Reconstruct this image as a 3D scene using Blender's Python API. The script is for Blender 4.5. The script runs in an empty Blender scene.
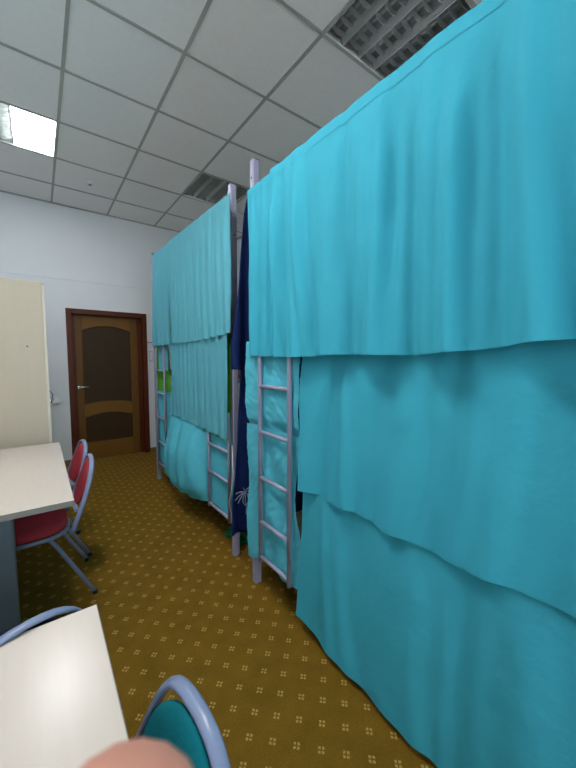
import bpy, bmesh, math, random
from mathutils import Vector, Matrix, noise
random.seed(7)
sc = bpy.context.scene
COL = sc.collection
PI = math.pi

# ------------------------------------------------------------------ helpers
def tag(o, label=None, cat=None, group=None, kind=None):
    if label: o['label'] = label
    if cat: o['category'] = cat
    if group: o['group'] = group
    if kind: o['kind'] = kind
    return o

def empty(name, loc=(0, 0, 0), rz=0, parent=None):
    o = bpy.data.objects.new(name, None); COL.objects.link(o)
    o.empty_display_size = .05
    o.location = loc; o.rotation_euler = (0, 0, rz)
    if parent: o.parent = parent
    return o

def obj(name, bm, mat, parent=None, smooth=False, bevel=0, solid=0, autosmooth=False):
    me = bpy.data.meshes.new(name)
    bmesh.ops.recalc_face_normals(bm, faces=bm.faces[:])
    bm.to_mesh(me); bm.free()
    if mat: me.materials.append(mat)
    if smooth:
        for p in me.polygons: p.use_smooth = True
    o = bpy.data.objects.new(name, me); COL.objects.link(o)
    if parent: o.parent = parent
    if bevel:
        m = o.modifiers.new('bevel', 'BEVEL'); m.width = bevel; m.segments = 2; m.limit_method = 'ANGLE'
    if solid:
        m = o.modifiers.new('thickness', 'SOLIDIFY'); m.thickness = abs(solid); m.offset = 0; m.use_rim = solid > 0
    return o

def box(bm, x0, x1, y0, y1, z0, z1):
    v = [bm.verts.new(p) for p in ((x0,y0,z0),(x1,y0,z0),(x1,y1,z0),(x0,y1,z0),(x0,y0,z1),(x1,y0,z1),(x1,y1,z1),(x0,y1,z1))]
    for f in ((3,2,1,0),(4,5,6,7),(0,1,5,4),(1,2,6,5),(2,3,7,6),(3,0,4,7)):
        bm.faces.new([v[i] for i in f])

def BM(*boxes):
    bm = bmesh.new()
    for b in boxes: box(bm, *b)
    return bm

def sweep(bm, pts, a, b, ref=(1, 0, 0), n=10, closed=False):
    """tube of elliptical section (half sizes a along ref, b across) along pts"""
    pts = [Vector(p) for p in pts]; ref = Vector(ref); N = len(pts); rings = []
    for i, p in enumerate(pts):
        if closed: t = pts[(i+1) % N] - pts[i-1]
        else: t = pts[min(i+1, N-1)] - pts[max(i-1, 0)]
        t.normalize()
        u = ref - t*ref.dot(t)
        if u.length < 1e-4: u = Vector((0, 1, 0)) - t*t.y
        u.normalize(); w = t.cross(u)
        rings.append([bm.verts.new(p + u*(a*math.cos(2*PI*k/n)) + w*(b*math.sin(2*PI*k/n))) for k in range(n)])
    for i in range(N if closed else N-1):
        r0, r1 = rings[i], rings[(i+1) % N]
        for k in range(n):
            bm.faces.new((r0[k], r0[(k+1) % n], r1[(k+1) % n], r1[k]))
    if not closed:
        bm.faces.new(rings[0][::-1]); bm.faces.new(rings[-1])
    return bm

def rod(p, q, r, n=12, bm=None):
    return sweep(bm or bmesh.new(), [p, q], r, r, (1, 0, 0) if abs((Vector(q)-Vector(p)).normalized().x) < .9 else (0, 0, 1), n)

def prism_y(bm, poly, y0, y1):
    """poly of (x,z) extruded from y0 to y1"""
    a = [bm.verts.new((x, y0, z)) for x, z in poly]; b = [bm.verts.new((x, y1, z)) for x, z in poly]
    bm.faces.new(a); bm.faces.new(b[::-1])
    n = len(poly)
    for i in range(n): bm.faces.new((a[i], b[i], b[(i+1) % n], a[(i+1) % n]))
    return bm

def smooth01(t):
    t = max(0, min(1, t)); return t*t*(3-2*t)

def lerp(tab, t):
    """piecewise linear table [(t,v),...]"""
    if t <= tab[0][0]: return tab[0][1]
    for (a, va), (b, vb) in zip(tab, tab[1:]):
        if t <= b: return va + (vb-va)*(t-a)/(b-a)
    return tab[-1][1]

# ------------------------------------------------------------------ materials
def lin(c):
    return tuple((x/255/12.92 if x/255 <= .04045 else ((x/255+.055)/1.055)**2.4) for x in c) + (1,)

def mat(name, rgb, rough=.6, metal=0, var=.0, scale=8, stretch=(1, 1, 1), bump=0, bscale=60, spec=.5, coat=0, sheen=0):
    m = bpy.data.materials.new(name); m.use_nodes = True
    nt = m.node_tree; N = nt.nodes; L = nt.links
    b = N['Principled BSDF']
    b.inputs['Base Color'].default_value = lin(rgb)
    b.inputs['Roughness'].default_value = rough; b.inputs['Metallic'].default_value = metal
    b.inputs['Specular IOR Level'].default_value = spec
    if coat: b.inputs['Coat Weight'].default_value = coat; b.inputs['Coat Roughness'].default_value = .15
    if sheen: b.inputs['Sheen Weight'].default_value = sheen
    tc = N.new('ShaderNodeTexCoord'); mp = N.new('ShaderNodeMapping'); L.new(tc.outputs['Object'], mp.inputs['Vector'])
    mp.inputs['Scale'].default_value = stretch
    if var:
        n = N.new('ShaderNodeTexNoise'); n.inputs['Scale'].default_value = scale; n.inputs['Detail'].default_value = 4
        L.new(mp.outputs['Vector'], n.inputs['Vector'])
        r = N.new('ShaderNodeMapRange'); r.inputs['To Min'].default_value = 1-var; r.inputs['To Max'].default_value = 1+var
        L.new(n.outputs['Fac'], r.inputs['Value'])
        mx = N.new('ShaderNodeMix'); mx.data_type = 'RGBA'; mx.blend_type = 'MULTIPLY'; mx.inputs['Factor'].default_value = 1
        mx.inputs['A'].default_value = lin(rgb); L.new(r.outputs['Result'], mx.inputs['B'])
        L.new(mx.outputs['Result'], b.inputs['Base Color'])
    if bump:
        n2 = N.new('ShaderNodeTexNoise'); n2.inputs['Scale'].default_value = bscale; n2.inputs['Detail'].default_value = 3
        L.new(mp.outputs['Vector'], n2.inputs['Vector'])
        bp = N.new('ShaderNodeBump'); bp.inputs['Strength'].default_value = bump; bp.inputs['Distance'].default_value = .01
        L.new(n2.outputs['Fac'], bp.inputs['Height']); L.new(bp.outputs['Normal'], b.inputs['Normal'])
    return m

def emit(name, rgb, s):
    m = bpy.data.materials.new(name); m.use_nodes = True
    b = m.node_tree.nodes['Principled BSDF']
    b.inputs['Base Color'].default_value = lin(rgb)
    b.inputs['Emission Color'].default_value = lin(rgb); b.inputs['Emission Strength'].default_value = s
    return m

M = {}
M['wall'] = mat('white wall paint', (222, 227, 231), .7, var=.03, scale=3, bump=.05, bscale=90)
M['ceil'] = mat('mineral ceiling tile', (240, 241, 240), .9, var=.04, scale=30, bump=.12, bscale=180)
M['grid'] = mat('ceiling grid bar', (168, 171, 166), .6)
M['cyan'] = mat('cyan cotton', (62, 170, 193), .85, var=.04, scale=2.5, bump=.25, bscale=22, spec=.2)
M['cyan3'] = mat('pale cyan cotton', (86, 188, 209), .85, var=.04, scale=2.5, bump=.25, bscale=22, spec=.2)  # same cotton as the curtains, lightened: lamplight put into the colour
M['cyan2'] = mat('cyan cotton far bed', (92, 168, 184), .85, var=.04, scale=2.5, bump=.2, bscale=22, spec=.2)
M['navy'] = mat('navy cloth', (12, 34, 84), .85, var=.08, scale=4, bump=.2, bscale=20, spec=.2)
M['lime'] = mat('lime cloth', (84, 168, 44), .85, var=.06, scale=4, bump=.2, bscale=20, spec=.2)
M['white'] = mat('white plastic', (226, 228, 226), .4)
M['print'] = mat('pale grey print', (150, 165, 190), .8)
M['tube'] = mat('lilac grey painted steel', (150, 152, 176), .35, spec=.5, var=.03, scale=12)
M['chairmetal'] = mat('blue grey painted steel', (126, 140, 172), .32, spec=.5, var=.03, scale=12)
M['tablemetal'] = mat('grey painted table steel', (104, 118, 130), .4, var=.03)
M['black'] = mat('dark plastic', (40, 42, 46), .5)
M['red'] = mat('red upholstery', (168, 58, 68), .9, var=.08, scale=30, bump=.2, bscale=120, spec=.15)
M['teal'] = mat('teal upholstery', (12, 112, 122), .9, var=.06, scale=30, bump=.2, bscale=120, spec=.15)
M['shaded_pad'] = mat('dark navy upholstery', (22, 30, 50), .9, var=.06, scale=30, bump=.2, bscale=120, spec=.15)  # blue chair pad, its shade put into the dark colour
M['birch'] = mat('pale birch laminate', (214, 201, 189), .24, var=.05, scale=5, stretch=(9, 1, 1), spec=.5)
M['edge'] = mat('grey beige edge band', (142, 139, 135), .5)  # shade on the table edges put into this grey
M['birch2'] = mat('beige wardrobe laminate', (196, 184, 163), .45, var=.05, scale=4, stretch=(7, 7, .8))
M['birch3'] = mat('pale wardrobe edge', (212, 206, 190), .45, var=.03, scale=4, stretch=(7, 7, .8))
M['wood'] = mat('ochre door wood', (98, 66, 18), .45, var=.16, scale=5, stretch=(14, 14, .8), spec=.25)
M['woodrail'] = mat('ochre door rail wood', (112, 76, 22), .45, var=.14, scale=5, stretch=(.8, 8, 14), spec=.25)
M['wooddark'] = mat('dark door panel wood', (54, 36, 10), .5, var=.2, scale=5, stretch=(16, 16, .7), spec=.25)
M['woodred'] = mat('red brown door frame wood', (82, 34, 10), .45, var=.16, scale=5, stretch=(14, 14, .8), spec=.25)
M['skirt'] = mat('brown skirting', (128, 98, 62), .5, var=.08, scale=6)
M['silver'] = mat('satin silver', (206, 206, 200), .25, metal=1)
M['alu'] = mat('louver aluminium', (222, 225, 224), .3, metal=.8)
M['alu2'] = mat('housing inner', (176, 180, 178), .5, metal=.3)
M['tubeoff'] = mat('unlit lamp tube', (205, 208, 206), .3)
M['green'] = mat('green rubber', (14, 120, 70), .5)
M['skin'] = mat('skin', (204, 142, 122), .5, var=.05, scale=60)
M['sleeve'] = mat('dark sleeve', (48, 52, 60), .9, var=.06)
M['basewood'] = mat('bunk base board', (150, 120, 84), .7, var=.1)
M['lit'] = emit('lit lamp panel', (255, 252, 250), 11)
M['lit2'] = emit('lit lamp panel, fewer tubes', (250, 251, 255), 8.5)

def glass():
    m = bpy.data.materials.new('clear pane'); m.use_nodes = True; N = m.node_tree.nodes; L = m.node_tree.links
    N.remove(N['Principled BSDF'])
    t = N.new('ShaderNodeBsdfTransparent'); t.inputs[0].default_value = (.93, .95, .95, 1); g = N.new('ShaderNodeBsdfGlossy'); g.inputs['Roughness'].default_value = .02
    fr = N.new('ShaderNodeFresnel'); mx = N.new('ShaderNodeMixShader')
    L.new(fr.outputs[0], mx.inputs[0]); L.new(t.outputs[0], mx.inputs[1]); L.new(g.outputs[0], mx.inputs[2]); L.new(mx.outputs[0], N['Material Output'].inputs[0])
    return m
M['glass'] = glass()

def carpet():
    m = bpy.data.materials.new('ochre carpet'); m.use_nodes = True
    nt = m.node_tree; N = nt.nodes; L = nt.links; b = N['Principled BSDF']
    b.inputs['Roughness'].default_value = .95; b.inputs['Specular IOR Level'].default_value = .1
    tc = N.new('ShaderNodeTexCoord'); sp = N.new('ShaderNodeSeparateXYZ')
    nz = N.new('ShaderNodeTexNoise'); nz.inputs['Scale'].default_value = 260; L.new(tc.outputs['Object'], nz.inputs['Vector'])
    wob = N.new('ShaderNodeVectorMath'); wob.operation = 'MULTIPLY_ADD'
    L.new(nz.outputs['Color'], wob.inputs[0]); wob.inputs[1].default_value = (.005, .005, 0)
    L.new(tc.outputs['Object'], wob.inputs[2]); L.new(wob.outputs[0], sp.inputs[0])
    def math_(op, a, c=None):
        n = N.new('ShaderNodeMath'); n.operation = op
        for i, v in enumerate((a, c)):
            if v is None: continue
            if isinstance(v, (int, float)): n.inputs[i].default_value = v
            else: L.new(v, n.inputs[i])
        return n.outputs[0]
    PX, PY = .1216, .1240
    def cell(src, P, off):
        f = math_('FRACT', math_('DIVIDE', math_('SUBTRACT', src, off-P/2+.0025), P))
        d = math_('MULTIPLY', math_('SUBTRACT', f, .5), P)
        return d
    def dots(d):
        return math_('LESS_THAN', math_('ABSOLUTE', math_('SUBTRACT', math_('ABSOLUTE', d), .0068)), .0045)
    mk = None
    for ox, oy in ((.310, 1.718), (.310+PX/2, 1.718-PY/2)):
        cx_, cy_ = cell(sp.outputs['X'], PX, ox), cell(sp.outputs['Y'], PY, oy)
        a_ = math_('MULTIPLY', math_('ADD', cx_, cy_), .7071); b_ = math_('MULTIPLY', math_('SUBTRACT', cx_, cy_), .7071)
        t = math_('MULTIPLY', dots(a_), dots(b_))
        mk = t if mk is None else math_('MAXIMUM', mk, t)
    n1 = N.new('ShaderNodeTexNoise'); n1.inputs['Scale'].default_value = 10; n1.inputs['Detail'].default_value = 5; L.new(tc.outputs['Object'], n1.inputs['Vector'])
    n2 = N.new('ShaderNodeTexNoise'); n2.inputs['Scale'].default_value = 150; L.new(tc.outputs['Object'], n2.inputs['Vector'])
    v = math_('ADD', math_('MULTIPLY', n1.outputs['Fac'], .5), math_('MULTIPLY', n2.outputs['Fac'], .5))
    cr = N.new('ShaderNodeValToRGB'); L.new(v, cr.inputs[0])
    cr.color_ramp.elements[0].position = .3; cr.color_ramp.elements[0].color = lin((100, 75, 20))
    cr.color_ramp.elements[1].position = .7; cr.color_ramp.elements[1].color = lin((127, 96, 30))
    fade = math_('MULTIPLY', mk, math_('ADD', .12, math_('MULTIPLY', n2.outputs['Fac'], .75)))
    mx = N.new('ShaderNodeMix'); mx.data_type = 'RGBA'; L.new(fade, mx.inputs['Factor'])
    L.new(cr.outputs[0], mx.inputs['A']); mx.inputs['B'].default_value = lin((206, 174, 96))
    L.new(mx.outputs['Result'], b.inputs['Base Color'])
    bp = N.new('ShaderNodeBump'); bp.inputs['Strength'].default_value = .4; bp.inputs['Distance'].default_value = .004
    L.new(n2.outputs['Fac'], bp.inputs['Height']); L.new(bp.outputs['Normal'], b.inputs['Normal'])
    return m
M['carpet'] = carpet()

# ------------------------------------------------------------------ the room
XL, XR, YB, YF, ZC = -.99, 2.61, -2.642, 5.09, 3.26
GX, GY, T = .21, 2.158, .6                       # a crossing of the ceiling grid, tile size
S = lambda o: tag(o, kind='structure')
S(obj('floor', BM((XL-.1, XR+.1, YB-.1, YF+.25, -.1, 0)), M['carpet']))
S(obj('wall_left', BM((XL-.1, XL, YB-.1, YF+.1, 0, ZC+.12)), M['wall']))
S(obj('wall_right', BM((XR, XR+.1, YB-.1, YF+.1, 0, ZC+.12)), M['wall']))
WX0, WX1, WZ0, WZ1 = -.80, .80, .92, 2.75           # opening of an added window, unseen behind the camera, to brighten ceiling and walls
S(obj('wall_back', BM((XL, WX0, YB-.1, YB, 0, ZC+.12), (WX1, XR, YB-.1, YB, 0, ZC+.12), (WX0, WX1, YB-.1, YB, 0, WZ0), (WX0, WX1, YB-.1, YB, WZ1, ZC+.12)), M['wall']))
win = empty('added_window_1', (0, YB-.05, WZ0)); S(win)
def wpart(n, b, m): obj(n, BM((b[0], b[1], b[2]-YB+.05, b[3]-YB+.05, b[4]-WZ0, b[5]-WZ0)), m, win, bevel=.004)
for b in ((WX0, WX0+.06, YB-.08, YB-.02, WZ0, WZ1), (WX1-.06, WX1, YB-.08, YB-.02, WZ0, WZ1), (-.04, .04, YB-.08, YB-.02, WZ0+.06, WZ1-.06),
          (WX0+.06, WX1-.06, YB-.08, YB-.02, WZ0, WZ0+.06), (WX0+.06, WX1-.06, YB-.08, YB-.02, WZ1-.06, WZ1)): wpart('added_window_frame', b, M['white'])
for b in ((WX0+.06, -.04, YB-.053, YB-.047, WZ0+.06, WZ1-.06), (.04, WX1-.06, YB-.053, YB-.047, WZ0+.06, WZ1-.06)):
    obj('added_window_pane', BM((b[0], b[1], b[2]-YB+.05, b[3]-YB+.05, b[4]-WZ0, b[5]-WZ0)), M['glass'], win)
wpart('added_window_sill', (WX0-.05, WX1+.05, YB-.02, YB+.12, WZ0-.03, WZ0), M['white'])
DX0, DX1, DZ = .34, 1.215, 1.962                   # door opening
S(obj('wall_far', BM((XL, DX0, YF, YF+.14, 0, ZC+.12), (DX1, XR, YF, YF+.14, 0, ZC+.12), (DX0, DX1, YF, YF+.14, DZ, ZC+.12)), M['wall']))
S(obj('baseboard_far', BM((XL, .298, YF-.012, YF, 0, .06), (1.262, XR, YF-.012, YF, 0, .06)), M['skirt'], bevel=.003))
S(obj('baseboard_left', BM((XL, XL+.012, YB, YF-.012, 0, .06)), M['skirt'], bevel=.003))
S(obj('baseboard_right', BM((XR-.012, XR, YB, YF-.012, 0, .06)), M['skirt'], bevel=.003))
S(obj('trim_1', BM((XL, XR, YF-.006, YF, 2.355, 2.366)), M['wall']))
lamps = {(-1, 2), (-1, -2), (2, 2), (2, -2)}     # lower left cell of each fixture
bm = bmesh.new()
for i in range(-2, 4):
    for j in range(-8, 5):
        if (i, j) in lamps: continue
        y1 = min(GY+T*(j+1), YF)
        box(bm, GX+T*i, GX+T*(i+1), GY+T*j, y1, ZC, ZC+.02)
S(obj('ceiling', bm, M['ceil']))
bm = bmesh.new()
for i in range(-2, 5): box(bm, GX+T*i-.010, GX+T*i+.010, YB, YF, ZC-.006, ZC+.002)
for j in range(-8, 5): box(bm, XL, XR, GY+T*j-.010, GY+T*j+.010, ZC-.0055, ZC+.002)
S(obj('trim_2', bm, M['grid']))
S(obj('trim_3', BM((XL, XR, YF-.02, YF, ZC-.012, ZC)), M['grid']))

# door
dr = empty('door_1', ((DX0+DX1)/2, YF, 0)); S(dr)
dx = (DX0+DX1)/2
def dpart(name, bm, m, parent=dr, **k):
    bmesh.ops.translate(bm, vec=(-dx, -YF, 0) if parent is dr else (-dx, -YF, 0), verts=bm.verts[:])
    return obj(name, bm, m, parent, **k)
for bx in ((.298, .36, YF-.018, YF+.002, 0, 2.005), (1.198, 1.262, YF-.018, YF+.002, 0, 2.005), (.36, 1.198, YF-.018, YF+.002, 1.94, 2.005)): dpart('architrave', BM(bx), M['woodred'], bevel=.004)
for bx in ((DX0, .36, YF, YF+.14, 0, DZ), (1.198, DX1, YF, YF+.14, 0, DZ), (.36, 1.198, YF, YF+.14, 1.94, DZ),
                 (.36, .392, YF+.045, YF+.14, 0, 1.94), (1.145, 1.198, YF+.045, YF+.14, 0, 1.94), (.392, 1.145, YF+.045, YF+.14, 1.925, 1.94)): dpart('jamb', BM(bx), M['woodred'], bevel=.002)
L0, L1, LT = .392, 1.145, 1.925
P0, P1 = .47, 1.055
arc = lambda zc, zm: [(P0+(P1-P0)*k/16, zc+(zm-zc)*(1-(k/8-1)**2)) for k in range(17)]
yb, yf = YF+.072, YF+.055
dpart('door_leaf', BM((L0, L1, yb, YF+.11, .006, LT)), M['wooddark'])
bm = bmesh.new(); bm2 = bmesh.new()
prism_y(bm2, [(L0, .006), (P0, .006), (P0, LT), (L0, LT)], yf, yb)
prism_y(bm, [(P1, .006), (L1, .006), (L1, LT), (P1, LT)], yf, yb)
dpart('stile', bm, M['wood'], bevel=.003); dpart('stile', bm2, M['wood'], bevel=.003)
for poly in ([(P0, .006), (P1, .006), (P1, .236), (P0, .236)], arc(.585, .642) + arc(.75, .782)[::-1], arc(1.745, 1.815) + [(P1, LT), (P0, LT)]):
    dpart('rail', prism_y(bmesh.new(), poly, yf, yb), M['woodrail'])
def outline(zb0, zb1, zt0, zt1):
    return [(x, yf+.001, z) for x, z in arc(zb0, zb1)] + [(x, yf+.001, z) for x, z in arc(zt0, zt1)[::-1]]
for pts in (outline(.757, .789, 1.738, 1.808), outline(.243, .243, .578, .635)):
    dpart('panel_moulding', sweep(bmesh.new(), pts, .006, .006, (0, 1, 0), 8, True), M['wood'], smooth=True)
bm = bmesh.new()
box(bm, .398, .43, yf-.004, yf, .972, 1.012)
h = dpart('handle', bm, M['silver'], bevel=.003); h['label'] = 'silver lever handle'
bm = sweep(bmesh.new(), [(.414, yf, .992), (.414, yf-.045, .992), (.43, yf-.052, .994), (.525, yf-.05, .998)], .009, .009, (0, 0, 1), 10)
dpart('lever', bm, M['silver'], h, smooth=True)

# things on the far wall
def wallthing(name, label, cat, loc):
    e = empty(name, loc); tag(e, label, cat); return e
o = wallthing('power_socket', 'white power socket with cord on the wall left of the brown door', 'socket', (.152, YF, .80))
obj('socket_box', BM((-.036, .036, -.03, 0, 0, .075)), M['white'], o, bevel=.006)
obj('socket_face', BM((-.028, .028, -.034, -.03, .012, .063)), M['white'], o, bevel=.004)
obj('cord', sweep(bmesh.new(), [(-.02, -.03, .05), (-.035, -.04, .07), (-.025, -.035, .12), (-.06, -.03, .175), (-.08, -.02, .17), (-.1, -.02, .1), (-.105, -.015, -.4)], .004, .004, (0, 1, 0), 8), M['black'], o, smooth=True)
o = wallthing('light_switch', 'pale grey switch plate on the wall right of the brown door', 'switch', (1.308, YF, 1.33))
obj('switch_plate', BM((-.024, .024, -.012, 0, 0, .15)), mat('pale grey plastic', (176, 180, 182), .4), o, bevel=.004)
for k in range(2): obj('switch_rocker', BM((-.016, .016, -.017, -.012, .012+.066*k, .072+.066*k)), M['white'], o, bevel=.002)
o = obj('cable_strip', BM((1.264, 1.40, YF-.01, YF, 1.598, 1.61)), M['tablemetal'], bevel=.003)
tag(o, 'thin grey strip on the wall right of the door, above the switch plate', 'cable cover')
o = wallthing('smoke_detector', 'small round smoke detector on a ceiling tile before the far wall', 'smoke detector', (.528, 4.274, ZC))
bm = bmesh.new(); bmesh.ops.create_cone(bm, cap_ends=True, segments=28, radius1=.026, radius2=.042, depth=.025, matrix=Matrix.Translation((0, 0, -.0125)))
obj('detector_body', bm, M['white'], o, bevel=.004)
bm = bmesh.new(); bmesh.ops.create_cone(bm, cap_ends=True, segments=24, radius1=.012, radius2=.016, depth=.008, matrix=Matrix.Translation((0, 0, -.029)))
obj('detector_cap', bm, M['tablemetal'], o)

# ceiling light fixtures
def open_box(a):
    bm = bmesh.new()
    lo = [bm.verts.new((x, y, 0)) for x, y in ((-a, -a), (a, -a), (a, a), (-a, a))]; hi = [bm.verts.new((x, y, .088)) for x, y in ((-a, -a), (a, -a), (a, a), (-a, a))]
    bm.faces.new(hi)
    for i in range(4): bm.faces.new((lo[i], lo[(i+1) % 4], hi[(i+1) % 4], hi[i]))
    return bm
def sq_ring(o, i, z0, z1):
    bm = bmesh.new(); Q = []
    for r, z in ((o, z0), (o, z1), (i, z1), (i, z0)):
        Q.append([bm.verts.new((x*r, y*r, z)) for x, y in ((-1, -1), (1, -1), (1, 1), (-1, 1))])
    for k in range(4):
        A, B = Q[k], Q[(k+1) % 4]
        for j in range(4): bm.faces.new((A[j], A[(j+1) % 4], B[(j+1) % 4], B[j]))
    return bm
def fixture(cell, label, lit, full=False):
    x0, y0 = GX+T*cell[0], GY+T*cell[1]
    e = empty('ceiling_light', (x0+.3, y0+.3, ZC)); tag(e, label, 'ceiling light', 'louvered ceiling lights')
    a = .29
    obj('housing', open_box(a), M['alu2'], e, solid=.003)
    obj('frame', sq_ring(.298, a-.004, -.004, .004), M['white'], e)
    w = 2*a/4
    bays = () if full else (0, 1) if lit else (0, 1, 2, 3)
    for k in bays:
        xc = -a + w*(k+.5)
        obj('lamp_tube', rod((xc, -a+.01, .06), (xc, a-.01, .06), .013), M['tubeoff'], e, smooth=True)
        for q in range(9):
            bm = bmesh.new()
            y = -a + (q+.5)*2*a/9
            # curved cross blade, sagging in the middle
            P = [(xc-w/2+.012+(w-.024)*t/6, .008+.026*(2*t/6-1)**2) for t in range(7)]
            prism_y(bm, P + [(P[-1][0], .048), (P[0][0], .048)], y-.0012, y+.0012)
            obj('louver_blade', bm, M['alu'], e)
    for k in range(1, 4):
        if lit and (full or k == 3): continue
        x = -a + w*k
        bm = bmesh.new(); prism_y(bm, [(x-.017, .05), (x-.006, .018), (x-.003, .004), (x+.003, .004), (x+.006, .018), (x+.017, .05)], -a+.004, a-.004)
        obj('reflector', bm, M['alu'], e)
    if lit:
        d = obj('diffuser', BM((-a+.012 if full else .004, a-.006, -a+.012, a-.012, .0, .006)), M['lit'] if full else M['lit2'], e); d['label'] = 'glowing white lamp panel'
    return e
fixture((-1, 2), 'glowing square ceiling light with a blown out white panel', True)
fixture((-1, -2), 'lit ceiling light above the near table, out of the frame', True, True)
fixture((2, 2), 'unlit louvered ceiling light above the farther bunk bed', False)
fixture((2, -2), 'unlit louvered ceiling light above the nearer bunk bed', False)

# ------------------------------------------------------------------ cloth
def cloth_bm(xf, ya, yb, zt, zb, nu, nv, v0=0, v1=1, dx=0):
    """hanging sheet: y from ya(v) to yb(v), z from zt(y) down to zb(y), x = xf(y, v)"""
    bm = bmesh.new(); G = []
    for j in range(nv+1):
        v = v0 + (v1-v0)*j/nv; row = []
        for i in range(nu+1):
            u = i/nu; y = ya(v) + (yb(v)-ya(v))*u
            z = zt(y) + (zb(y)-zt(y))*v
            row.append(bm.verts.new((xf(y, v)+dx, y, z)))
        G.append(row)
    for j in range(nv):
        for i in range(nu): bm.faces.new((G[j][i], G[j][i+1], G[j+1][i+1], G[j+1][i]))
    return bm

def folds(seed, lam, amp, lam2=.08, amp2=.004, slant=0., wav=.5, top=.25):
    def f(y, v):
        yy = y + slant*v
        n = noise.noise(Vector((yy*1.7, seed*3.1, v*.25)))
        n3 = noise.noise(Vector((yy*3.3+9, seed*5.7, v*.9)))
        a = amp*(.12+.88*smooth01(v/.45))*(1+.6*noise.noise(Vector((yy*1.1, seed, 4.))))
        big = a*(math.sin(2*PI*(yy/lam + wav*n) + seed) + .35*math.sin(2*PI*(yy/lam*2.3 + n3) + 2*seed))
        small = amp2*(.25+.75*smooth01(v/.15))*(1-smooth01((v-.02)/top))*math.sin(2*PI*(y/lam2 + .6*noise.noise(Vector((y*5, seed, 1.)))))
        wr = .0025*noise.noise(Vector((y*9, v*7, seed)))
        return big + small + wr
    return f

C = lambda c: (lambda *_: c)
def curtain(name, label, m, xf, ya, yb, zt, zb, nu, nv, group=None, pocket=True, hem=.022):
    e = empty(name, ((xf(yb(0), 0)), (ya(0)+yb(0))/2, zt((ya(0)+yb(0))/2)))
    tag(e, label, 'curtain', group)
    def part(n, bm, **k):
        bmesh.ops.translate(bm, vec=-e.location, verts=bm.verts[:])
        return obj(n, bm, m, e, smooth=True, **k)
    part('cloth_panel', cloth_bm(xf, ya, yb, zt, zb, nu, nv), solid=-.0022)
    H = abs(zt(ya(0))-zb(ya(0)))
    part('hem', cloth_bm(xf, ya, yb, zt, zb, nu, 2, 1-hem/H, 1.0004, -.0012), solid=-.0026)
    if pocket:
        part('rod_pocket', cloth_bm(xf, ya, yb, zt, zb, nu, 3, -.0005, .040/H, -.0012), solid=-.0026)
    return e

G1 = 'cyan curtains of the nearer bunk bed'; G2 = 'cyan curtains of the farther bunk bed'
# nearer bed, upper tier: a narrow piece by the post and a wide piece
fu = folds(1.3, .22, .023, .10, .0062, slant=.05, top=.85)
XU = .950
zU = lambda y: 2.276 + .006*(y-.5)
hemU = lambda y: 1.383 + .036*smooth01((.75-y)/.75) + .004*math.sin(9*y)
curtain('bed_curtain', 'wide upper cyan curtain of the nearer bunk bed, above the others', M['cyan'],
        lambda y, v: XU - .008 - .012*v + fu(y, v), lambda v: -.32, lambda v: 1.41-.06*v, zU, hemU, 260, 60, G1)
fn = folds(4.1, .12, .010, .06, .003, top=.6)
curtain('bed_curtain', 'narrow upper cyan curtain beside the corner post of the nearer bunk bed', M['cyan'],
        lambda y, v: XU + .006 + fn(y, v) + .012*smooth01((y-1.62)/.06)*(v), lambda v: 1.36-.07*v, lambda v: 1.652+.03*v,
        zU, lambda y: 1.386+.003*math.sin(20*y), 60, 50, G1)
# middle tier
fm = folds(2.2, .26, .014, .09, .003, slant=-.03)
curtain('bed_curtain', 'cyan middle curtain of the nearer bunk bed, right of its ladder', M['cyan'],
        lambda y, v: .992 - .010*v + fm(y, v), lambda v: -.32, lambda v: 1.207+.012*math.sin(3*v),
        lambda y: 1.47, lambda y: .748 + .008*math.sin(7*y+.5) + .010*math.sin(3.1*y), 230, 44, G1)
# bottom tier
fb = folds(3.7, .33, .008, .1, .002, slant=.06)
curtain('bed_curtain', 'cyan bottom curtain of the nearer bunk bed, reaching almost to the carpet', M['cyan'],
        lambda y, v: 1.004 - .016*v + fb(y, v), lambda v: -.32, lambda v: 1.215+.04*v,
        lambda y: .86, lambda y: .033 + .042*smooth01((y-.75)/.5) + .004*math.sin(11*y), 230, 44, G1)
# cloths behind the ladder of the nearer bed
def lad_up(y, v):
    base = .990 + .012*smooth01((1.62-y)/.06)
    bul = -.010*math.sin(PI*min(1, v*1.02))
    return base + bul + .020*smooth01((v-.86)/.14) + .008*noise.noise(Vector((y*11, v*5, 3))) + .004*noise.noise(Vector((y*26+v*14, v*16, 1)))
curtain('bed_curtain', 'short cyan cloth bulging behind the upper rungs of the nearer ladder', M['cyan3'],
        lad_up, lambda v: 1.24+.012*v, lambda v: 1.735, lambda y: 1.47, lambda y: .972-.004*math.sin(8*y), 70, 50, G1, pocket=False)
def lad_lo(y, v):
    base = .994 + .012*smooth01((1.62-y)/.06)
    diag = .007*math.sin(2*PI*(y*3.2+v*1.5)) * smooth01(v/.2)
    return base + diag + .009*noise.noise(Vector((y*9, v*4, 8))) + .004*noise.noise(Vector((y*24-v*20, v*15, 5)))
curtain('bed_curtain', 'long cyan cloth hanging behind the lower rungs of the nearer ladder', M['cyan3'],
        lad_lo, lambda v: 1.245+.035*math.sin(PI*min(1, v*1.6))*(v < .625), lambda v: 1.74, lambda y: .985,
        lambda y: .165 + .03*smooth01((1.7-y)/.1) + .01*math.sin(17*y), 70, 60, G1, pocket=False)

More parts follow.
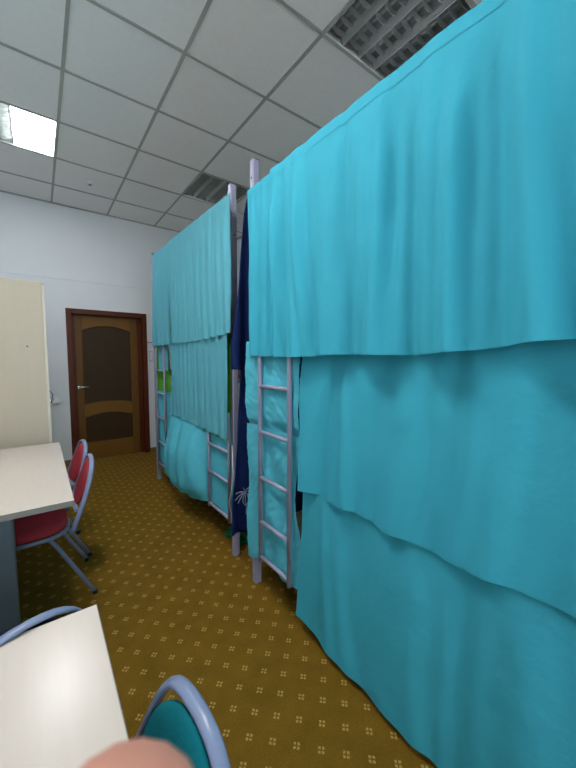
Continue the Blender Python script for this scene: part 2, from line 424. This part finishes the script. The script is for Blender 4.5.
# farther bed
X2 = .975
z2 = lambda y: 2.371 + .031*(y-1.9)
fz = folds(6.3, .12, .010, .06, .003, slant=.04)
curtain('bed_curtain', 'wide upper pale cyan curtain of the farther bunk bed', M['cyan2'],
        lambda y, v: X2 + fz(y, v), lambda v: 1.897+.022*v, lambda v: 3.105-.005*v, z2,
        lambda y: 1.536 - .020*(y-1.9) - .018*math.sin(PI*(y-1.9)/1.2), 150, 50, G2)
fz2 = folds(8.8, .16, .007, .06, .003)
curtain('bed_curtain', 'narrow upper cyan curtain at the far end of the farther bunk bed', M['cyan2'],
        lambda y, v: X2 + .012 + fz2(y, v), lambda v: 3.10+.03*math.sin(PI*v*.9), lambda v: 3.65+.09*v, z2, lambda y: 1.503, 60, 44, G2)
fz3 = folds(9.9, .11, .008, .06, .002, slant=.03)
curtain('bed_curtain', 'pale cyan middle curtain of the farther bunk bed with a green hem', M['cyan2'],
        lambda y, v: .985 + fz3(y, v), lambda v: 1.985-.01*v, lambda v: 3.20-.06*math.sin(PI*v),
        lambda y: 1.60, lambda y: .832 + .02*(y-1.985) + .006*math.sin(24*y), 140, 44, G2)
def bulge(y, v):
    k = smooth01((y-2.36)/.25)
    out = .125*math.sin(PI*.74*max(0, (v-.10)/.90))*k*smooth01((3.32-y)/.2)
    return 1.022 - out + .055*k*smooth01((v-.86)/.14) + .012*math.sin(2*PI*(y*4.2+.5*v))*v*k + .006*noise.noise(Vector((y*7, v*4, 2)))
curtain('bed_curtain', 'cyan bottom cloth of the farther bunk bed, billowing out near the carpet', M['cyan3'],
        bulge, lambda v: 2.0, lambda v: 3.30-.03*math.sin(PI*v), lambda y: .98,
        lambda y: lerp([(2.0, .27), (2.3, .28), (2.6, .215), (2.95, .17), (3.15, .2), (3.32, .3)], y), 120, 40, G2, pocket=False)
# cyan and lime cloths behind the far ladder
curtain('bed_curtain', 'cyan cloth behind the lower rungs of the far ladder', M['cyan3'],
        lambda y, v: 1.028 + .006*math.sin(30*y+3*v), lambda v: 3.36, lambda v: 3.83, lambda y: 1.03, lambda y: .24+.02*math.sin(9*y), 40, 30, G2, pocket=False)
curtain('bed_curtain', 'small cyan cloth behind the top rung of the far ladder', M['cyan2'],
        lambda y, v: 1.026 + .005*math.sin(30*y+3*v), lambda v: 3.36, lambda v: 3.66, lambda y: 1.56, lambda y: 1.25, 30, 20, G2, pocket=False)
fl = folds(5.5, .2, .003, .06, .002)
e = curtain('lining_curtain', 'lime green inner curtain along the front of the farther bunk bed', M['lime'],
        lambda y, v: 1.006 + .25*fz(y, v) + .006*smooth01((v-.5)/.2), lambda v: lerp([(0, 1.985), (.3, 1.977), (.42, 1.956), (.56, 1.985), (1, 2.006)], v), lambda v: 3.66-.45*smooth01((v-.45)/.1),
        lambda y: z2(y)+.018, lambda y: .815 + .02*(y-1.985) + .012*math.sin(48*y), 150, 60)
curtain('lining_curtain', 'lime green cloth showing between the rungs of the far ladder', M['lime'],
        lambda y, v: 1.04 + .006*math.sin(22*y+4*v), lambda v: 3.36, lambda v: 3.86, lambda y: 1.56, lambda y: .99, 40, 24, pocket=False)

# navy cloths between the beds (they hang across the gap, facing the camera)
def navy(label, name, yp, zt, zb, prof, x1, seed):
    e = empty(name, (1.4, yp, zt)); tag(e, label, 'curtain', 'navy cloths between the beds')
    bm = bmesh.new(); G = []
    for j in range(41):
        v = j/40; z0 = zt+(zb-zt)*v; xa = lerp(prof, -z0); row = []
        for i in range(71):
            u = i/70; x = xa+(x1-xa)*u
            z = z0 - .02*v*smooth01(u*6)
            y = yp + .018*math.sin(2*PI*(x/.13)+seed+1.2*v)*min(1, .3+v) + .006*noise.noise(Vector((x*8, v*5, seed)))
            row.append(bm.verts.new((x-1.4, y-yp, z-zt)))
        G.append(row)
    for j in range(40):
        for i in range(70): bm.faces.new((G[j][i], G[j][i+1], G[j+1][i+1], G[j+1][i]))
    obj('cloth_panel', bm, M['navy'], e, smooth=True, solid=.003)
    return e
navy('upper navy cloth hanging in the gap between the two bunk beds', 'hanging_cloth', 1.84, 2.37, 1.305,
     [(-2.37, 1.066), (-2.244, 1.040), (-1.728, .979), (-1.45, .943), (-1.30, .941)], 1.9, .4)
e = navy('lower navy cloth with a pale palm print between the two bunk beds', 'hanging_cloth', 1.88, 1.36, .235,
     [(-1.36, 1.035), (-1.234, 1.026), (-.8, 1.0), (-.62, .978), (-.48, .950), (-.2, .942)], 1.9, 1.9)
# palm print stitched on the lower cloth
bm = bmesh.new()
PX0, PZ0 = 1.035, .505
def stroke(pts, w=.0035):
    sweep(bm, [(PX0+x-1.4, -.024, PZ0+z-1.36) for x, z in pts], .0012, w, (0, 1, 0), 6)
for A, L_ in ((150, .075), (185, .07), (215, .06), (55, .065), (15, .06), (100, .06), (-30, .055)):
    a = math.radians(A)
    stroke([(L_*t*math.cos(a), L_*(t*math.sin(a) - .45*t*t)) for t in (0, .25, .5, .75, 1)])
stroke([(0, 0), (.006, -.03), (.004, -.06), (.012, -.10), (.010, -.15)])
stroke([(.004, -.01), (-.012, -.03), (-.014, -.06), (.0, -.085), (.022, -.08), (.028, -.05), (.02, -.02)], .0025)
stroke([(.03, -.06), (.034, -.1), (.032, -.17)], .0025)
o = obj('palm_print', bm, M['print'], e); o['label'] = 'pale grey palm tree print'

# white cord and slippers
o = obj('white_cord', sweep(bmesh.new(), [(1.0, 1.955, .80), (1.002, 1.95, .6), (.985, 1.95, .48), (.972, 1.955, .42), (.982, 1.95, .36), (.99, 1.95, .30), (.985, 1.955, .27)], .003, .003, (0, 1, 0), 8), M['white'], smooth=True)
tag(o, 'thin white cord hanging beside the near post of the farther bunk bed', 'cord')
def slipper(x, y, rz, label):
    e = empty('slipper', (x, y, 0), rz); tag(e, label, 'slipper', 'green slippers under the bed')
    bm = bmesh.new()
    P = []
    for k in range(32):
        a = 2*PI*k/32; yy = .125*math.sin(a); xx = (.042+.008*math.sin(a))*math.cos(a)
        P.append((xx, yy))
    lo = [bm.verts.new((p[0]*.95, p[1]*.98, .001)) for p in P]; hi = [bm.verts.new((p[0], p[1], .028)) for p in P]
    bm.faces.new(lo[::-1]); bm.faces.new(hi)
    for k in range(32): bm.faces.new((lo[k], lo[(k+1) % 32], hi[(k+1) % 32], hi[k]))
    obj('sole', bm, M['green'], e, bevel=.004)
    bm = bmesh.new(); G = []
    for j in range(7):
        yy = .01+.075*j/6
        G.append([bm.verts.new(((.05)*math.cos(PI*t/10), yy, .026+.042*(1-.35*j/6)*math.sin(PI*t/10))) for t in range(11)])
    for j in range(6):
        for t in range(10): bm.faces.new((G[j][t], G[j][t+1], G[j+1][t+1], G[j+1][t]))
    obj('strap', bm, M['green'], e, smooth=True, solid=.004)
    return e
slipper(1.212, 2.262, math.radians(82), 'green slipper on the carpet left of the bed post')
slipper(1.25, 2.13, math.radians(95), 'green slipper on the carpet behind the bed post, in shadow')

# ------------------------------------------------------------------ bunk beds
def bunk(label, xa, xb, ya, yb, hts, ladders, name='bunk_bed'):
    e = empty(name, ((xa+xb)/2, (ya+yb)/2, 0)); tag(e, label, 'bunk bed')
    cx, cy = (xa+xb)/2, (ya+yb)/2
    s = .021
    for (px, py, h) in ((xa, ya, hts[0]), (xa, yb, hts[1]), (xb, ya, hts[0]), (xb, yb, hts[1])):
        bm = BM((px-cx-s, px-cx+s, py-cy-s, py-cy+s, .0, h))
        p = obj('post', bm, M['tube'], e, bevel=.005)
        obj('post_cap', BM((px-cx-s+.001, px-cx+s-.001, py-cy-s+.001, py-cy+s-.001, h-.004, h+.004)), M['black'], p, bevel=.002)
        for z in (h-.1, h-.32): obj('bolt', sweep(bmesh.new(), [(px-cx-s-.002, py-cy, z), (px-cx-s+.004, py-cy, z)], .006, .006, (0, 0, 1), 10), M['black'], p)
        obj('bolt', sweep(bmesh.new(), [(px-cx, py-cy-s-.002, h-.32), (px-cx, py-cy-s+.004, h-.32)], .006, .006, (0, 0, 1), 10), M['black'], p)
    for px in (xa, xb):
        for z in (.33, 1.22):
            d = .026 if px == xa else 0
            obj('side_rail', BM((px-cx-.012+d, px-cx+.012+d, ya-cy+s, yb-cy-s, z-.02, z+.02)), M['tube'], e)
    for py in (ya, yb):
        for z in (.33, 1.22, 1.55): obj('end_rail', BM((xa-cx+s, xb-cx-s, py-cy-.012, py-cy+.012, z-.016, z+.016)), M['tube'], e)
    for z in (.34, 1.23): obj('bunk_base', BM((xa-cx+.02, xb-cx-.014, ya-cy+.025, yb-cy-.025, z, z+.02)), M['basewood'], e)
    for (x, y0, y1, z0, za, zb_, rungs) in ladders:
        L = empty('ladder', (0, 0, 0), 0, e)
        for y, zz in ((y0, za), (y1, zb_)):
            obj('ladder_rail', sweep(bmesh.new(), [(x-cx, y-cy, z0-.03), (x-cx, y-cy, zz-.012), (x-cx+.002, y-cy, zz)], .0125, .0125, (1, 0, 0), 12), M['tube'], L, smooth=True)
        for z in rungs:
            obj('rung', rod((x-cx, y0-cy, z), (x-cx, y1-cy, z), .011), M['tube'], L, smooth=True)
    return e
b1 = bunk('nearer triple curtained bunk bed of lilac grey steel, by the camera', 1.022, 1.93, -.27, 1.687, (2.48, 2.48),
     [(.974, 1.294, 1.564, .24, 1.5, 1.5, (1.22, .964, .705, .449, .242))])
b2 = bunk('farther bunk bed of lilac grey steel, before the far wall', 1.051, 1.96, 2.015, 3.865, (2.487, 2.505),
     [(1.005, 2.015, 2.352, .275, 1.01, .83, (.735, .525, .272)),
      (1.012, 3.44, 3.725, .235, 1.54, 1.54, (1.245, 1.004, .743, .475, .235))])

# ------------------------------------------------------------------ tables
def table(label, x0, x1, y0, y1, zt, cols):
    e = empty('table', ((x0+x1)/2, (y0+y1)/2, 0)); tag(e, label, 'table', 'pale birch tables')
    mx, my = (x0+x1)/2, (y0+y1)/2
    def P(n, boxes, m, **k):
        return obj(n, BM(*[(a-mx, b-mx, c-my, d-my, f, g) for a, b, c, d, f, g in boxes]), m, e, **k)
    t = .026
    P('table_top', [(x0+.0015, x1-.0015, y0+.0015, y1-.0015, zt-t, zt)], M['birch'], bevel=.001)
    for bx in ((x0, x1, y0, y0+.0014, zt-t, zt-.001), (x0, x1, y1-.0014, y1, zt-t, zt-.001), (x0, x0+.0014, y0, y1, zt-t, zt-.001), (x1-.0014, x1, y0, y1, zt-t, zt-.001)): P('edge_band', [bx], M['edge'])
    for c, cx0, cx1 in cols:
        P('leg', [(cx0, cx1, c-.03, c+.03, .03, zt-t-.03)], M['tablemetal'], bevel=.012)
        P('top_bracket', [(x0+.06, x1-.05, c-.02, c+.02, zt-t-.03, zt-t)], M['tablemetal'])
        bm = bmesh.new(); n = 14
        poly = [(x0-mx+.01, .002)] + [(x0-mx+.01+(cx1+.08-x0)*k/n, .022+.034*math.sin(PI*min(1, max(0, .06+.9*k/n))) if k < n else .022) for k in range(n+1)] + [(cx1-mx+.09, .002)]
        prism_y(bm, poly, c-my-.028, c-my+.028)
        obj('foot', bm, M['tablemetal'], e, bevel=.006)
    P('stretcher', [(-.52, -.46, cols[0][0]+.03, cols[1][0]-.03, .48, .55)], M['tablemetal'])
    return e
table('pale table in front of the wardrobe, with red chairs tucked under', -.60, .098, 1.675, 2.922, .76, ((1.86, -.56, -.118), (2.58, -.56, -.36)))
table('pale table nearest the camera with a glare spot on its top', -.606, .090, -.33, .917, .76, ((-.2, -.56, -.2), (.72, -.56, -.2)))

# ------------------------------------------------------------------ wardrobe
e = empty('wardrobe', (-.25, 3.5, 0)); tag(e, 'tall beige laminate wardrobe behind the far table, against the left', 'wardrobe')
def W(n, x0, x1, y0, y1, z0, z1, m, parent=e, **k): return obj(n, BM((x0+.25, x1+.25, y0-3.5, y1-3.5, z0, z1)), m, parent, **k)
W('carcass', -.55, .038, 3.137, 3.93, .05, 1.915, M['birch2'])
p = W('side_panel', -.552, .040, 3.12, 3.137, .0, 1.935, M['birch2'], bevel=.0015)
bm = sweep(bmesh.new(), [(-.0615+.25, 3.119-3.5, 1.459), (-.0615+.25, 3.122-3.5, 1.459)], .006, .006, (0, 0, 1), 10)
obj('screw_hole', bm, M['black'], p)
W('side_panel', -.552, .040, 3.93, 3.947, .0, 1.935, M['birch2'], bevel=.0015)
W('top_panel', -.552, .058, 3.137, 3.93, 1.915, 1.935, M['birch2'], bevel=.0015)
W('plinth', -.5, .03, 3.14, 3.92, 0, .05, M['birch2'])
for k in range(2):
    y0 = 3.122+.413*k
    d = W('door', .040, .058, y0, y0+.410, .06, 1.912, M['birch3'], bevel=.0015)
    obj('knob', rod((.058+.25, y0+(.37 if k == 0 else .04)-3.5, 1.0), (.080+.25, y0+(.37 if k == 0 else .04)-3.5, 1.0), .011), M['silver'], d, smooth=True)

# ------------------------------------------------------------------ chairs
prof = [(.38, .100), (.40, .113), (.48, .143), (.56, .176), (.66, .209), (.73, .225), (.77, .232)]
wid = [(0, .0), (.004, .045), (.015, .078), (.04, .108), (.08, .130), (.13, .148), (.2, .168), (.28, .182), (.4, .186)]
px = lambda z: lerp(prof, z)
def chair(label, m, loc, rz, group):
    e = empty('chair', loc, rz); tag(e, label, 'chair', group)
    # back frame: an egg-shaped hoop rising from the seat frame
    half = []
    zs = [.385, .42, .46, .50, .54, .58, .62, .65, .68, .705, .725, .742, .755, .764, .769]
    for z in zs: half.append((px(z), -lerp(wid, .772-z), z))
    pts = half + [(px(.772), 0, .772)] + [(x, -y, z) for x, y, z in half[::-1]]
    for _ in range(2):                                        # soften the hoop
        pts = [pts[0]] + [tuple((pts[i-1][k]+2*pts[i][k]+pts[i+1][k])/4 for k in range(3)) for i in range(1, len(pts)-1)] + [pts[-1]]
    obj('back_frame', sweep(bmesh.new(), pts, .0135, .0078, (1, 0, .25), 12), M['chairmetal'], e, smooth=True)
    # padded back
    bm = bmesh.new(); zc, hh = .617, .138; R = []
    for side in (-1, 1):
        for j in range(6):
            r = 1-(j/5)**1.6 if j else 1
            r = max(r, .02); row = []
            for k in range(36):
                a = 2*PI*k/36
                z = zc+hh*r*math.sin(a); y = r*(.140-.026*max(0, math.sin(a))**2)*math.cos(a)
                row.append(bm.verts.new((px(z)-.008 + side*(.003+.013*math.sqrt(max(0, 1-r**2.5))), y, z)))
            R.append((side, row))
    def stitch(a, b):
        for k in range(36): bm.faces.new((a[k], a[(k+1) % 36], b[(k+1) % 36], b[k]))
    A = [r for s_, r in R if s_ == -1]; B = [r for s_, r in R if s_ == 1]
    for S_ in (A, B):
        for i in range(5): stitch(S_[i], S_[i+1])
        bm.faces.new(S_[-1])
    stitch(A[0], B[0])
    obj('backrest', bm, m, e, smooth=True)
    obj('back_bracket', BM((px(.5)-.028, px(.5)-.006, -.165, .165, .498, .512)), M['chairmetal'], e)
    # seat cushion
    def sup(t, rx, ry, n=3.2):
        c, s = math.cos(t), math.sin(t)
        return (-.1+rx*math.copysign(abs(c)**(2/n), c), ry*math.copysign(abs(s)**(2/n), s))
    bm = bmesh.new(); rows = []
    for r, z in ((.0, .398), (.9, .398), (.98, .404), (1, .418), (.99, .432), (.93, .446), (.75, .454), (.4, .458), (.0, .459)):
        rows.append([bm.verts.new((*[(q if i else q) for i, q in enumerate(((sup(2*PI*k/40, .20, .195)[0]+.1)*max(r, .01)-.1, sup(2*PI*k/40, .20, .195)[1]*max(r, .01)))], z)) for k in range(40)])
    for a, b in zip(rows, rows[1:]):
        for k in range(40): bm.faces.new((a[k], a[(k+1) % 40], b[(k+1) % 40], b[k]))
    bm.faces.new(rows[0][::-1]); bm.faces.new(rows[-1])
    obj('seat', bm, m, e, smooth=True)
    obj('seat_frame', sweep(bmesh.new(), [(*sup(2*PI*k/40, .197, .19), .387) for k in range(40)], .011, .011, (0, 0, 1), 10, True), M['chairmetal'], e, smooth=True)
    for s in (-1, 1):
        for kind in ('rear', 'front'):
            pts = [(.0, .178*s, .385), (.035, .18*s, .33), (.12, .19*s, .17), (.206, .198*s, .012)] if kind == 'rear' else [(-.20, .178*s, .385), (-.225, .182*s, .3), (-.25, .19*s, .15), (-.27, .195*s, .012)]
            l = obj('leg', sweep(bmesh.new(), pts, .011, .011, (0, 1, 0), 10), M['chairmetal'], e, smooth=True)
            q = pts[-1]
            obj('foot_cap', rod((q[0], q[1], 0), (q[0], q[1], .022), .0135), M['black'], l)
    return e
chair('nearer red chair with a blue grey hoop back, tucked under the far table', M['red'], (0, 2.36, 0), math.radians(0.5), 'red chairs at the far table')
chair('farther red chair with a blue grey hoop back, close to the door', M['red'], (.006, 2.80, 0), math.radians(5), 'red chairs at the far table')
chair('teal chair with a blue grey hoop back beside the near table', M['teal'], (-.037, .505, 0), math.radians(5.5), None)
chair('chair with only the top of its blue grey hoop back showing behind the near table', M['shaded_pad'], (-.122, 1.142, 0), math.radians(-71), None)

# ------------------------------------------------------------------ hand of the person holding the camera
J = {'elbow': (-.1883, -.1363, .9554), 'fore': (-.1133, -.0523, 1.0473), 'wrist': (-.0532, .0151, 1.1357),
 'i0': (-.0291, .0392, 1.2235), 'i1': (-.0089, .0463, 1.2602), 'i2': (.0033, .0493, 1.2816), 'i3': (.0075, .0480, 1.3090),
 'm0': (-.0477, .0277, 1.2200), 'm1': (-.0360, .0267, 1.2616), 'm2': (-.0155, .0091, 1.2648), 'm3': (-.0060, -.0016, 1.2520),
 'r0': (-.0627, .0159, 1.2143), 'r1': (-.0523, .0132, 1.2552), 'r2': (-.0297, -.0034, 1.2582), 'r3': (-.0191, -.0125, 1.2453),
 'p0': (-.0757, .0035, 1.2066), 'p1': (-.0671, .0001, 1.2386), 'p2': (-.0492, -.0128, 1.2426), 'p3': (-.0400, -.0205, 1.2346),
 't0': (-.0295, .0301, 1.1639), 't1': (-.0037, .0314, 1.1957), 't2': (.0129, .0236, 1.2176), 't3': (.0232, .0140, 1.2377)}
RAD = {'elbow': .042, 'fore': .036, 'wrist': .026, 'i0': .0115, 'i1': .0105, 'i2': .0130, 'i3': .0142, 'm0': .0115, 'm1': .0096, 'm2': .0088, 'm3': .0078,
 'r0': .011, 'r1': .0090, 'r2': .0083, 'r3': .0074, 'p0': .0105, 'p1': .0080, 'p2': .0074, 'p3': .0066, 't0': .015, 't1': .0125, 't2': .0112, 't3': .0095}
keys = list(J); Vs = [J[k] for k in keys]
Es = [('elbow', 'fore'), ('fore', 'wrist'), ('wrist', 't0'), ('t0', 't1'), ('t1', 't2'), ('t2', 't3')]
for f in 'imrp': Es += [('wrist', f+'0'), (f+'0', f+'1'), (f+'1', f+'2'), (f+'2', f+'3')]
org = Vector(J['elbow'])
me = bpy.data.meshes.new('hand')
me.from_pydata([tuple(Vector(v)-org) for v in Vs], [(keys.index(a), keys.index(b)) for a, b in Es], [])
hand = bpy.data.objects.new('hand', me); COL.objects.link(hand); hand.location = org
me.materials.append(M['skin'])
sk = hand.modifiers.new('skin', 'SKIN'); sk.use_smooth_shade = True
lay = me.skin_vertices[0] if me.skin_vertices else None
if lay is None:
    bmt = bmesh.new(); bmt.from_mesh(me); bmt.verts.layers.skin.verify(); bmt.to_mesh(me); bmt.free(); lay = me.skin_vertices[0]
for i, k in enumerate(keys):
    lay.data[i].radius = (RAD[k], RAD[k]); lay.data[i].use_root = (k == 'wrist')
sb = hand.modifiers.new('sub', 'SUBSURF'); sb.levels = 2; sb.render_levels = 2
tag(hand, 'blurred pink fingertip at the bottom edge of the picture', 'hand')
a, b = Vector(J['elbow'])-org, Vector(J['fore'])-org
d = (b-a).normalized()
o = obj('sleeve', sweep(bmesh.new(), [a-d*.05, a-d*.04, a, a+(b-a)*.35, a+(b-a)*.55, a+(b-a)*.58], .050, .050, (0, 1, 0), 20), M['sleeve'], hand, smooth=True)

# ------------------------------------------------------------------ world, camera, view
w = bpy.data.worlds.new('world'); sc.world = w; w.use_nodes = True
w.node_tree.nodes['Background'].inputs['Color'].default_value = (.93, .97, 1, 1)
w.node_tree.nodes['Background'].inputs['Strength'].default_value = 3.2

cd = bpy.data.cameras.new('camera'); cam = bpy.data.objects.new('camera', cd); COL.objects.link(cam)
cd.sensor_fit = 'HORIZONTAL'; cd.sensor_width = 36; cd.lens = 333.67/576*36
cd.clip_start = .005
r = Vector((.8015548, -.59791949, .00147978)); u = Vector((.04385855, .06126344, .99715757)); f = Vector((.5963106, .79921153, -.07532989))
m3 = Matrix((r, u, -f)).transposed()
cam.matrix_world = Matrix.Translation((0, 0, 1.37)) @ m3.to_4x4()
cd.dof.use_dof = True; cd.dof.focus_distance = 2.0; cd.dof.aperture_fstop = 16
sc.camera = cam
vs = sc.view_settings
vs.view_transform = 'Standard'; vs.look = 'None'; vs.gamma = 1; vs.use_curve_mapping = False
vs.exposure = 1.75
